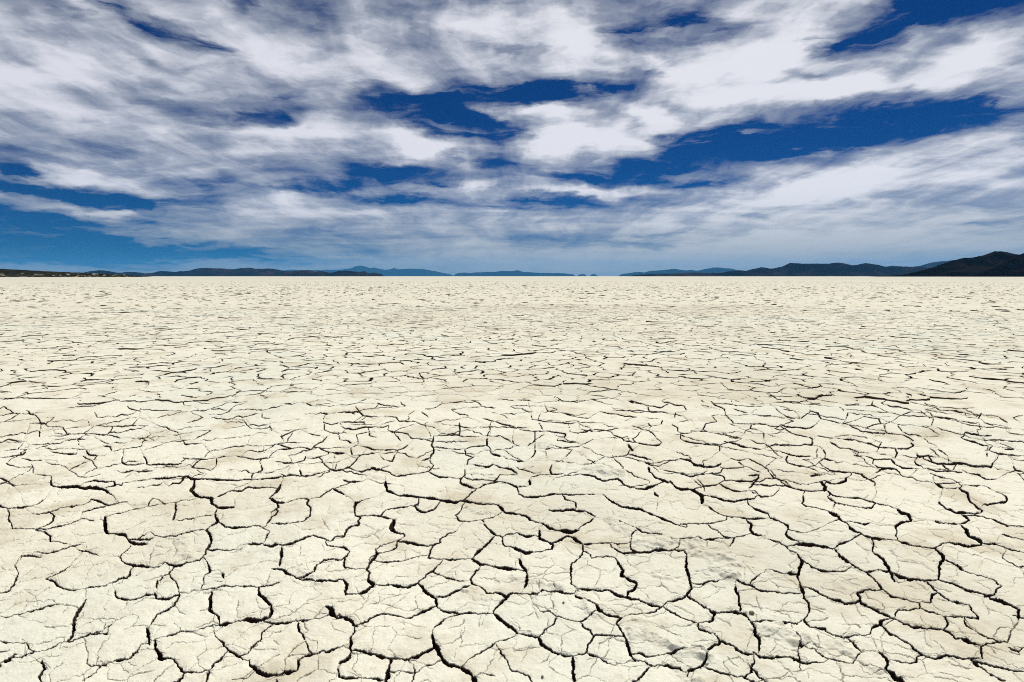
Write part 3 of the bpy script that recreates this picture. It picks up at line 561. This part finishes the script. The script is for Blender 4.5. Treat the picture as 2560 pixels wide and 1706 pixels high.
def Z(tile, pts):                                    # tile-of-survey coordinates to survey px
    x0, y0 = tile; return [(x0 + a * 0.272, y0 + b * 0.272) for a, b in pts]
def ridge(label, prof, dist, mat, slope=3.2, seed=0, rough=0.05):
    prof = sorted(prof); pu = np.array([a for a, _ in prof]); pv = np.array([b for _, b in prof])
    n = int((pu[-1] - pu[0]) / 1.6) + 2
    u = np.linspace(pu[0], pu[-1], n); v = np.interp(u, pu, pv)
    v = v + 0.9 * (fbm(u / 9.0, u * 0 + seed, 200 + seed, 3) )
    v = np.minimum(v, 690.4)
    dx, dy, dz = ray(u, v); t = dist / dy
    x = dx * t; hz = H + dz * t
    ends = np.clip(np.minimum(np.arange(n), n - 1 - np.arange(n)) / 4.0, 0, 1)
    hz = np.maximum(hz * ends, 0.2)
    Wd = slope * np.maximum(hz.max() * 0.55, 1.0)
    s = np.concatenate([np.linspace(-1, 0, 17), np.linspace(0, 1, 6)[1:]])
    S, X = np.meshgrid(s, x, indexing='ij'); HZ = np.broadcast_to(hz, S.shape)
    Y = dist + S * Wd * (0.7 + 0.6 * HZ / hz.max())
    lam = max(hz.max() * 1.1, dist * 0.012)
    spur = 1 - np.abs(2 * fbm(X / lam + seed, Y / lam * 0.5, 300 + seed, 4))
    prof_s = (1 - np.abs(S)) ** (1.15 + 0.35 * vnoise(X / lam * .6, S * 0, 320 + seed))
    env = 4 * np.abs(S) * (1 - np.abs(S))
    Zh = HZ * prof_s * (1 - 0.55 * env * np.clip(1 - spur, 0, 1)) + HZ * rough * fbm(X / lam * 4, Y / lam * 4, 340 + seed, 3) * env
    Zh = np.where(np.abs(S) > 0.999, -1.5, Zh)
    Vr = np.stack([X, Y, Zh], -1).reshape(-1, 3)
    f = grid_faces(len(s), n)
    o = mesh_obj("mountain_range", Vr, f.ravel(), np.full(len(f), 4), [mat], True)
    return tag(o, label, "mountains", "structure")

R1, R2, R3, R4 = (0, 620), (640, 620), (1280, 620), (1920, 600)
o = ridge("low dark scrubby headland with pale bare patches at the far left shore", [(-160, 671), (-70, 671.5)] + Z(R1, [(0, 193), (130, 198), (320, 210), (560, 220), (800, 232), (1000, 238), (1090, 243), (1150, 250)]), 1150, M_SCRUB, 14, 1)
o.name = "headland"; o["category"] = "headland"
ridge("long low navy blue range behind the headland at the left", [(150, 688)] + Z(R1, [(640, 240), (780, 226), (850, 211), (920, 207), (1000, 212), (1080, 230), (1160, 222), (1250, 222), (1330, 236), (1390, 232), (1480, 212), (1600, 222), (1740, 208), (1830, 185), (1950, 186), (2150, 197), (2210, 187), (2290, 183)]) + Z(R2, [(0, 193), (110, 190), (180, 197), (250, 208), (330, 222), (420, 240), (470, 256)]), 10500, M_MIDROCK, 3, 2)
ridge("small dark rounded hills in front of the distant blue peak", Z(R2, [(235, 256), (255, 232), (270, 223), (330, 215), (400, 208), (480, 205), (540, 220), (590, 212), (680, 232), (760, 213), (830, 212), (950, 220), (1005, 215), (1030, 232), (1070, 229), (1120, 234), (1160, 242), (1178, 252)]), 8500, M_MIDROCK, 3, 3)
ridge("farthest teal blue range with the small jagged peak left of centre", Z(R2, [(180, 230), (280, 206), (320, 200), (400, 205), (600, 205), (760, 200), (880, 187), (915, 172), (950, 163), (990, 167), (1040, 185), (1090, 182), (1180, 203), (1250, 194), (1272, 184), (1290, 194), (1330, 197), (1410, 192), (1500, 195), (1600, 205), (1700, 228), (1780, 242), (1820, 252)]), 38000, M_FARROCK, 3, 4)
ridge("low teal hills on the horizon at the middle", Z(R2, [(1810, 252), (1830, 240), (1870, 230), (1910, 226), (1970, 232), (2030, 225), (2200, 220), (2260, 212)]) + Z(R3, [(0, 214), (45, 205), (100, 222), (190, 225), (280, 232), (350, 230), (480, 235), (540, 241), (590, 253)]), 33000, M_FARROCK, 3, 5)
ridge("tiny isolated blue hill on the horizon, left of two", Z(R3, [(592, 255), (612, 246), (640, 241), (670, 243), (696, 255)]), 36000, M_FARROCK, 3, 6)
ridge("tiny isolated blue hill on the horizon, right of two", Z(R3, [(708, 255), (728, 246), (752, 242), (775, 244), (796, 255)]), 36000, M_FARROCK, 3, 7)
ridge("pale blue twin peaked range at the right of centre", Z(R3, [(970, 255), (990, 247), (1030, 240), (1100, 230), (1150, 222), (1210, 226), (1280, 211), (1400, 205), (1480, 192), (1530, 197), (1590, 208), (1640, 202), (1700, 210), (1800, 190), (1890, 178), (1960, 188), (2000, 187), (2070, 205), (2150, 214), (2280, 240)]), 27000, M_FARROCK, 3, 8)
ridge("dark navy flat topped range in front of the right hand peaks", Z(R3, [(1080, 258), (1180, 246), (1280, 241), (1500, 237), (1680, 226), (1800, 232), (1920, 230), (2010, 215), (2090, 205), (2150, 210), (2220, 195), (2290, 177), (2345, 184)]) + Z(R4, [(20, 265), (60, 260), (130, 245), (165, 230), (200, 213), (270, 216), (330, 220), (450, 217), (560, 220), (600, 212), (650, 208), (690, 213), (770, 233), (820, 230), (900, 212), (960, 222), (1020, 233), (1070, 245), (1150, 247), (1250, 246), (1420, 250), (1700, 300)]), 7500, M_MIDROCK, 3.4, 9)
ridge("far blue slope showing behind the black hill on the right", Z(R4, [(960, 262), (1080, 248), (1150, 238), (1210, 243), (1330, 246), (1390, 240), (1490, 212), (1600, 196), (1700, 187), (1800, 190), (2000, 215), (2353, 260)]), 13000, M_MIDROCK, 3, 10)
ridge("near black peaked hill at the right edge", Z(R4, [(1060, 344), (1130, 330), (1240, 321), (1400, 285), (1500, 257), (1620, 215), (1720, 186), (1790, 168), (1880, 162), (1980, 143), (2050, 118), (2090, 104), (2160, 107), (2270, 130), (2400, 150), (2700, 190), (3100, 300)]), 2100, M_NEARROCK, 3.2, 11)
ridge("black foothill in front of the peaked hill at the right edge", Z(R4, [(1850, 345), (1950, 310), (2080, 255), (2190, 195), (2270, 152), (2353, 121), (2480, 112), (2700, 100), (3000, 160), (3300, 300)]), 1750, M_NEARROCK, 3.2, 12)

# ------------------------------------------------------------------ clods lying on the mud
def clod(u, v, size, label, seed, mat):
    import bmesh
    x, y, _ = to_ground(u, v)
    bm = bmesh.new(); bmesh.ops.create_icosphere(bm, subdivisions=3, radius=1)
    r2 = np.random.default_rng(seed)
    d = r2.normal(0, 1, (9, 3)); d /= np.linalg.norm(d, axis=1)[:, None]; off = r2.uniform(0.62, 0.95, 9)
    for q in bm.verts:                               # broken faces: clip the ball by random planes
        p = np.array(q.co)
        for n_, o_ in zip(d, off):
            k = p @ n_
            if k > o_: p = p - n_ * (k - o_)
        p *= 1 + 0.10 * float(vnoise(p[0] * 3 + seed, p[1] * 3 + p[2] * 5, 5))
        q.co = Vector((p[0] * size, p[1] * size * 0.8, (p[2] + 0.62) * size * 0.75))
    me = bpy.data.meshes.new("mud_clod"); bm.to_mesh(me); bm.free(); me.materials.append(mat)
    ob = bpy.data.objects.new("mud_clod", me); COL.objects.link(ob)
    ci, ri = int((u - U0) / DU), int((v - V0) / DV)
    ob.location = (x, y, float(GZ[ri - 3:ri + 4, ci - 3:ci + 4].max()) - 0.1 * size); ob.rotation_euler = (0, 0, seed)
    return tag(ob, label, "clod", group="loose clods on the mud")
mC, T_, b_ = new_mat("clod_mud", 0.95)
pp = T_.add("ShaderNodeNewGeometry").outputs["Position"]
T_.put(b_.inputs["Base Color"], T_.mix(T_.mapr(T_.noise(pp, 160, 4, .6), .4, .65), (0.10, 0.085, 0.065), (0.24, 0.20, 0.15)))
clod(1879, 1533, 0.013, "small dark clod of mud lying on a plate above the rumpled ridge", 3, mC)
clod(1356, 1690, 0.007, "tiny dark clod near the bottom edge right of centre", 5, mC)
clod(1409, 1506, 0.008, "small dark clod in the middle of a plate right of centre", 8, mC)

# ------------------------------------------------------------------ air
LX, HT = 48000.0, 1150.0
bx = np.array([(x, y, z) for x in (-LX, LX) for y in (-9000, 46000) for z in (-2.6, HT)])
fb = [0, 1, 3, 2, 4, 6, 7, 5, 0, 4, 5, 1, 2, 3, 7, 6, 0, 2, 6, 4, 1, 5, 7, 3]
mh = bpy.data.materials.new("air"); mh.use_nodes = True; nt = mh.node_tree; nt.nodes.clear()
out_ = nt.nodes.new("ShaderNodeOutputMaterial"); pv = nt.nodes.new("ShaderNodeVolumePrincipled")
pv.inputs["Color"].default_value = (0.12, 0.50, 1.0, 1); pv.inputs["Density"].default_value = 1.6e-5; pv.inputs["Anisotropy"].default_value = 0.1
nt.links.new(pv.outputs[0], out_.inputs["Volume"])
hz = mesh_obj("haze", bx, fb, [4] * 6, [mh])
tag(hz, "thin blue air between the lakebed and the mountains", "haze", "stuff")

# banks (+) and gaps (-): centre x, y, half width, half height, amount, tilt
BASE, A1, A2, A3, A4 = 0.70, 0.75, 1.0, 1.1, 1.25
CG = (4.2, 4.5, 5.0); CW = (7.3, 7.3, 7.7); CL = (6.8, 6.75, 7.3); CH = (3.5, 3.6, 3.3)
SKYTINT = (0.003, 0.090, 0.255)
LOWTINT = (0.002, 0.108, 0.285)
BLOBS = [
 (1500, 600, 800, 60, 0.30, 0), (1900, 540, 600, 60, 0.30, 0),
 (2120, 22, 320, 66, -1.15, -6), (1980, 95, 110, 50, -0.5, 10), (2330, -10, 120, 50, -0.9, 0),
 (1520, 62, 185, 56, -0.85, 4), (1660, 55, 90, 30, -0.25, 0),
 (1190, 218, 330, 46, -1.0, -3), (1010, 270, 190, 48, -0.95, 12), (1450, 190, 110, 30, -0.6, 0), (1120, 290, 120, 30, -0.5, 10),
 (640, 255, 130, 40, -0.75, -12), (480, 275, 110, 25, -0.4, 5), (340, 235, 80, 18, -0.25, 8),
 (1950, 290, 520, 60, -1.25, 0), (2240, 262, 180, 34, -0.8, 0), (1750, 335, 250, 50, -0.7, 3), (1640, 330, 160, 46, -0.7, 0), (1560, 385, 330, 38, -0.85, 0), (1830, 165, 90, 22, -0.25, 25),
 (950, 402, 190, 24, -0.95, 2), (920, 455, 150, 18, -0.9, 2), (740, 428, 170, 20, -0.75, -4), (480, 440, 160, 40, -0.42, -4), (1240, 463, 180, 19, -0.95, 0), (1120, 372, 150, 24, -0.7, 6), (1450, 415, 250, 18, -0.7, 3),
 (8, 395, 60, 50, -0.8, 0), (220, 450, 320, 28, -1.2, 5), (70, 540, 310, 70, -1.9, 4), (260, 512, 200, 20, -0.6, 3), (420, 505, 110, 10, -0.3, 2), (330, 580, 380, 32, -1.1, 0), (640, 575, 400, 30, -0.35, 0), (760, 540, 200, 18, -0.3, 0),
 (90, 350, 170, 26, -0.4, 4), (260, 345, 90, 20, -0.3, 0),
 (330, 40, 200, 44, -0.75, 16), (120, 12, 150, 30, -0.6, 10), (460, 80, 120, 26, -0.45, 20), (30, 40, 60, 25, -0.3, 10), (530, 5, 60, 25, -0.3, 20), (310, 125, 60, 18, -0.25, 20),
 (1060, 90, 90, 26, -0.2, 0), (1160, 120, 70, 24, -0.28, 0),
 (2260, 510, 170, 14, -0.4, 0), (1640, 535, 280, 12, -0.28, 0), (1500, 560, 200, 14, -0.25, 0), (1720, 505, 90, 10, -0.25, 0), (1280, 560, 240, 30, -0.22, 0),
 (960, 330, 130, 34, 0.55, 12), (700, 312, 140, 28, 0.35, -6), (1240, 258, 130, 30, 0.55, 5), (1330, 322, 180, 32, 0.6, 0), (1500, 280, 90, 36, 0.5, 20),
 (1780, 125, 200, 60, 0.5, 0), (1800, 215, 330, 28, 0.55, 4), (2230, 130, 190, 60, 0.5, -18), (1560, 185, 120, 35, 0.4, 0), (760, 150, 260, 60, 0.4, 6), (1150, 60, 180, 50, 0.4, 0), (1330, 90, 110, 80, 0.4, 20), (150, 230, 260, 60, 0.28, 8), (160, 395, 130, 26, 0.4, 8), (400, 470, 100, 14, 0.35, 4), (1950, 430, 400, 50, 0.35, -8), (1350, 440, 180, 12, 0.3, 2), (1100, 425, 110, 12, 0.35, 0), (2250, 330, 150, 30, 0.3, -10), (1760, 465, 320, 30, 0.25, -6), (620, 480, 200, 20, 0.2, 0), (230, 478, 90, 10, 0.4, 3),
]
# ------------------------------------------------------------------ sun and sky
SUN_EL, SUN_AZ = math.radians(58), math.radians(32)       # azimuth to the right of straight ahead
sd_ = bpy.data.lights.new("sun", 'SUN'); sun = bpy.data.objects.new("sun", sd_); COL.objects.link(sun)
sd_.energy = 4.2; sd_.angle = math.radians(0.5); sd_.color = (1.0, 0.965, 0.90)
L = Vector((math.sin(SUN_AZ) * math.cos(SUN_EL), math.cos(SUN_AZ) * math.cos(SUN_EL), math.sin(SUN_EL)))
sun.rotation_euler = L.to_track_quat('Z', 'Y').to_euler()
world = bpy.data.worlds.new("World"); scene.world = world; world.use_nodes = True
W = NT(world.node_tree); W.n.clear()
wo = W.add("ShaderNodeOutputWorld"); bg = W.add("ShaderNodeBackground"); W.l.new(bg.outputs[0], wo.inputs[0])
bg.inputs[1].default_value = 0.1
sky = W.add("ShaderNodeTexSky", sky_type='NISHITA'); sky.sun_disc = False
sky.sun_elevation = SUN_EL; sky.sun_rotation = SUN_AZ; sky.altitude = 1800; sky.dust_density = 0.3; sky.ozone_density = 2.5
d = W.add("ShaderNodeTexCoord").outputs["Generated"]
dx, dy, dz = W.sep(d)
el = W.math('ARCSINE', dz); az = W.math('ARCTAN2', dx, dy)
ang = W.comb(az, el)                                      # the dome in azimuth and elevation
pz = W.math('ADD', W.math('MAXIMUM', dz, 0.0), 0.10)
pl = W.comb(W.math('DIVIDE', dx, pz), W.math('DIVIDE', dy, pz))   # the layer of cirrus seen from below
# bend of the streaks
wv = W.noise(W.mapping(pl, scale=(0.5, 0.9, 1)), 1.0, 3, 0.5, out=1)
wv = W.vmath('SUBTRACT', wv, (0.5, 0.5, 0.5))
plw = W.vmath('ADD', pl, W.vmath('SCALE', wv, scale=0.75))
wa = W.noise(W.mapping(ang, scale=(8, 24, 1)), 1.0, 6, 0.58, out=1)
wa = W.vmath('MULTIPLY', W.vmath('SUBTRACT', wa, (0.5, 0.5, 0.5)), (0.16, 0.055, 0))
anw = W.vmath('ADD', ang, wa)
n1 = W.noise(W.mapping(plw, rot=(0, 0, 0.12), scale=(0.42, 1.25, 1)), 1.0, 7, 0.58)
n2 = W.noise(W.mapping(plw, loc=(3, 7, 2), rot=(0, 0, -0.2), scale=(1.0, 2.6, 1)), 1.0, 7, 0.55)
n4 = W.noise(W.mapping(plw, loc=(9, 2, 4), rot=(0, 0, 0.10), scale=(3.6, 0.55, 1)), 1.0, 7, 0.56, dist=0.35)
n3 = W.noise(W.mapping(anw, loc=(5, 1, 9), scale=(14, 40, 1)), 1.0, 6, 0.54)
def px_dir(u, v):
    a, b, c = ray(u, v); return math.atan2(a, b), math.atan2(c, math.hypot(a, b))
total = None; gaps = None
def blob(u, v, hw, hh, amp, tilt=0.0, soft=1.0):
    """one bank (amp > 0) or gap (amp < 0) of cloud, centred on a survey direction; half sizes in survey px"""
    global total, gaps
    a0, e0 = px_dir(u, v); a1, e1 = px_dir(u + 8, v); a2, e2 = px_dir(u, v - 8)
    sx = hw * abs(a1 - a0) / 8; sy = hh * abs(e2 - e0) / 8
    t = W.vmath('SUBTRACT', anw, (a0, e0, 0))
    t = W.mapping(t, rot=(0, 0, -math.radians(tilt)), scale=(sx, sy, 1), kind='TEXTURE')
    r = W.vmath('LENGTH', t)
    k = W.mapr(r, 1.25, 0.15, 0.0, amp)
    if amp > 0: total = k if total is None else W.math('ADD', total, k)
    else: gaps = k if gaps is None else W.math('ADD', gaps, k)
S = 2560 / 2353.0
for b in BLOBS:
    blob(b[0] * S, b[1] * S, b[2] * S, b[3] * S, *b[4:])
wsp = W.noise(W.mapping(anw, loc=(2, 8, 1), rot=(0, 0, 0.06), scale=(7, 52, 1)), 1.0, 7, 0.58, dist=0.25)
wsp2 = W.noise(W.mapping(plw, loc=(4, 1, 6), rot=(0, 0, -0.35), scale=(2.2, 2.6, 1)), 1.0, 7, 0.58)
wsp = W.math('ADD', W.math('MULTIPLY', wsp, 0.6), W.math('MULTIPLY', wsp2, 0.4))
gaps = W.math('MULTIPLY', W.math('MAXIMUM', gaps, -1.45), W.mapr(wsp, 0.40, 0.58, 1.22, 0.42))
total = W.math('ADD', total, gaps)
dens = W.math('ADD', total, BASE)
tex = W.math('MULTIPLY', W.math('SUBTRACT', n1, 0.5), A1)
for nn, aa in ((n2, A2), (n3, A3), (n4, A4)):
    tex = W.math('ADD', tex, W.math('MULTIPLY', W.math('SUBTRACT', nn, 0.5), aa))
dens = W.math('ADD', dens, W.math('MULTIPLY', tex, W.mapr(el, 0.0, 0.16, 0.30, 1.0)))
alpha = W.mapr(dens, -0.08, 1.12, 0.0, 1.0)
thick = W.mapr(dens, 0.50, 1.20, 0.0, 1.0)
cloud = W.mix(thick, CG, CW)
cloud = W.mix(W.mapr(az, -0.7, 0.35, 1.0, 0.0), cloud, W.mix(thick, CG, CL))
blue = W.mix(1.0, sky.outputs[0], W.mix(W.mapr(el, 0.0, 0.24), LOWTINT, SKYTINT), 'MULTIPLY')
lowf = W.mapr(el, 0.0, 0.20, 1.0, 0.0)
alpha = W.math('MULTIPLY', alpha, W.mapr(el, -0.01, 0.05, 0.88, 1.0))
cloud = W.mix(W.mapr(el, 0.0, 0.14, 0.85, 0.0), cloud, CH)
W.put(bg.inputs[0], W.mix(W.math('MULTIPLY', alpha, 0.93), blue, cloud))

# ------------------------------------------------------------------ render settings
vs_ = scene.view_settings
vs_.view_transform = 'Standard'; vs_.look = 'None'; vs_.exposure = 0.24; vs_.gamma = 1.0; vs_.use_curve_mapping = False
scene.cycles.use_denoising = False
scene.cycles.pixel_filter_type = 'BLACKMAN_HARRIS'; scene.cycles.filter_width = 1.0
scene.cycles.max_bounces = 4; scene.cycles.volume_bounces = 0
